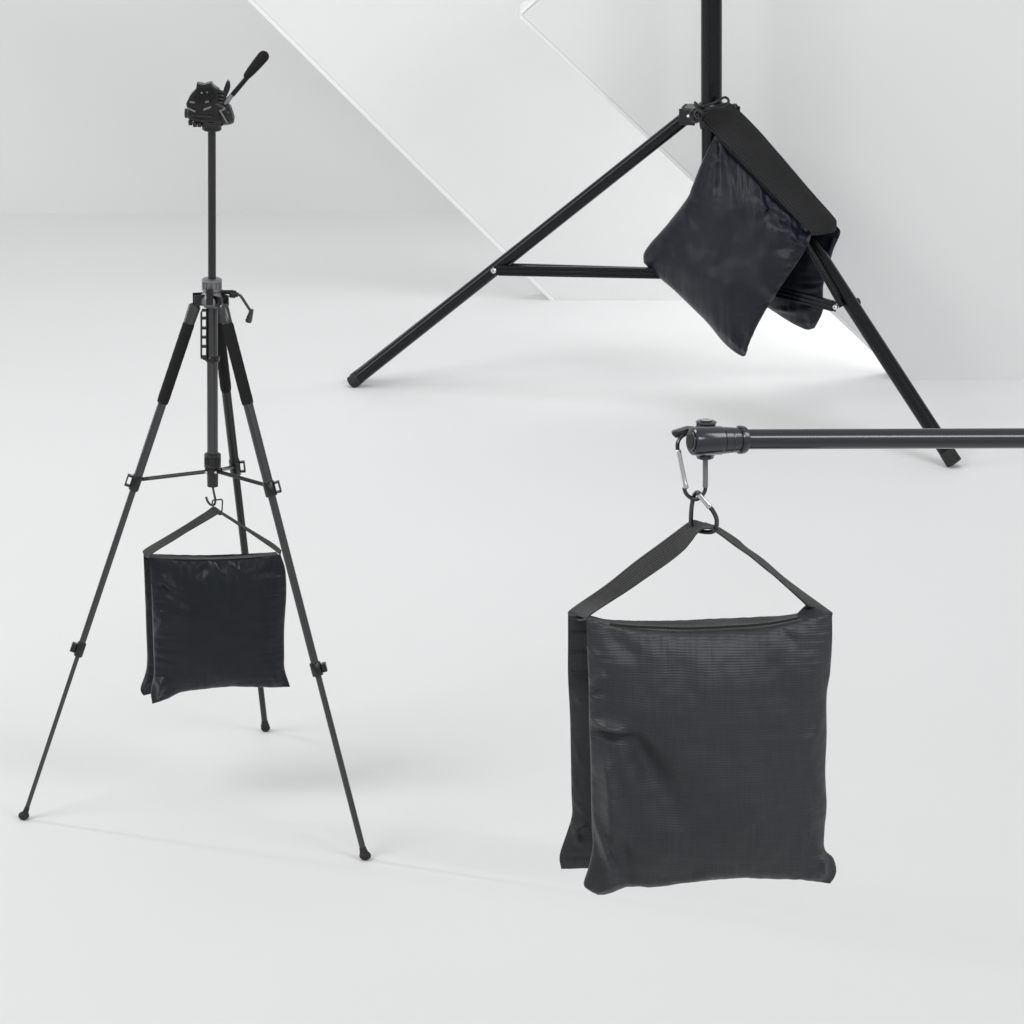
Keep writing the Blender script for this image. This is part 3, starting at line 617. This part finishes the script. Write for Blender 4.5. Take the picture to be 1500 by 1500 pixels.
pouch('rear_pouch', M['nylon_grey'], BG, [(832, 899), (860, 901), (898, 908), (980, 909), (1050, 906), (1120, 903), (1165, 900), (1182, 895), (1203, 895)],
      [(1203, 895), (1204, 1000), (1199, 1150), (1196, 1255)], [(822, 1273), (860, 1272), (950, 1268), (1100, 1260), (1196, 1255)],
      [(832, 899), (832, 940), (832, 990), (835, 1050), (836, 1100), (837, 1160), (838, 1192), (832, 1215), (820, 1252), (822, 1273)], RY, .022,
      [(838, 1200, 850, 1240, 4, 0.0126), (836, 1220, 858, 1200, 4, 0.0105), (840, 1080, 850, 1120, 3, 0.0084), (839, 1140, 848, 1165, 3, 0.0084), (842, 1010, 852, 1030, 3, 0.0063), (840, 1170, 856, 1190, 4, 0.0084)], seed=27, pucker=.0030, pw=.05, rough_=.002)
ribbon('top_panel', M['nylon_grey'], BG, px_curve([(832, 899), (860, 903), (898, 910), (980, 911), (1050, 908), (1120, 905), (1160, 901), (1180, 896), (1203, 896)], RY - .001), px_curve(topf, FY), .002, crown=.004, n=120)
ribbon('zipper', M['zip'], BG, px_curve([(893, 911.5), (940, 913), (1000, 913.5), (1060, 912), (1120, 908), (1168, 901)], YM - .008), px_curve([(893, 914.5), (940, 918.5), (1000, 920.5), (1060, 918.5), (1120, 914.5), (1168, 906)], FY + .006), .003, crown=.001, n=120)
LU, LD = YM + .014, YM - .014
ribbon('strap', M['web'], BG,
       [P(832, 898, RY), P(840, 891, RY - .008), P(888, 857, LU), P(932, 822, LU), P(976, 790, LU), P(1005, 768, LU), P(1015, 762, LU), P(1027, 764.5, LU), P(1041, 769, LU - .004), P(1052, 772.5, LU - .008), P(1079, 790, LU - .006), P(1093, 802, LU - .004), P(1117, 819, LU - .004), P(1152, 849, LU), P(1190, 877, LU), P(1219, 898, YM + .01)],
       [P(859, 906, FY), P(866, 900, FY + .004), P(890, 884, LD), P(932, 856.5, LD), P(976, 826, LD), P(1001, 806, LD), P(1012, 793, LD), P(1023, 779, LD), P(1034, 774.5, LD), P(1047, 778, LD), P(1079, 801, LD), P(1096, 813, LD), P(1110, 824, LD), P(1137, 846, LD), P(1167, 873, LD), P(1183, 888, YM - .012)], .0018, n=220, across=8)
# the strap runs on down the inner side, sewn with cross seams
ribbon('strap_tail', M['nylon_grey'], BG, px_curve([(834, 901), (834, 940), (834.5, 985)], RY - .026), px_curve([(862, 905), (862, 940), (863, 985)], RY - .030), .0016, n=40)
for y in (926, 955, 985):
    bm = BM(); tube(bm, spline([P(834, y, RY - .0285), P(848, y + .6, RY - .0305), P(862, y, RY - .0325)], 20), .0007, 6); obj('stitch_seam', bm, M['zip'], BG)
# gusset: the cloth where the strap meets the right corner
bm = BM(); uvl = bm.loops.layers.uv.new('UVMap')
pts = [P(1182, 886, YM - .004), P(1220, 898.5, YM - .006), P(1219, 905, FY + .01), P(1190, 909, FY + .012), P(1164, 906, YM - .01), P(1170, 898, YM)]
f = [bm.verts.new(p) for p in pts]; k = [bm.verts.new(p + Vector((0, .004, 0))) for p in pts]
fs = [bm.faces.new(f), bm.faces.new(k[::-1])] + [bm.faces.new((f[i], k[i], k[(i + 1) % 6], f[(i + 1) % 6])) for i in range(6)]
for fc in fs:
    for lp in fc.loops: lp[uvl].uv = (lp.vert.co.x, lp.vert.co.z)
obj('corner_gusset', bm, M['nylon_grey'], BG, bevel=.0015)
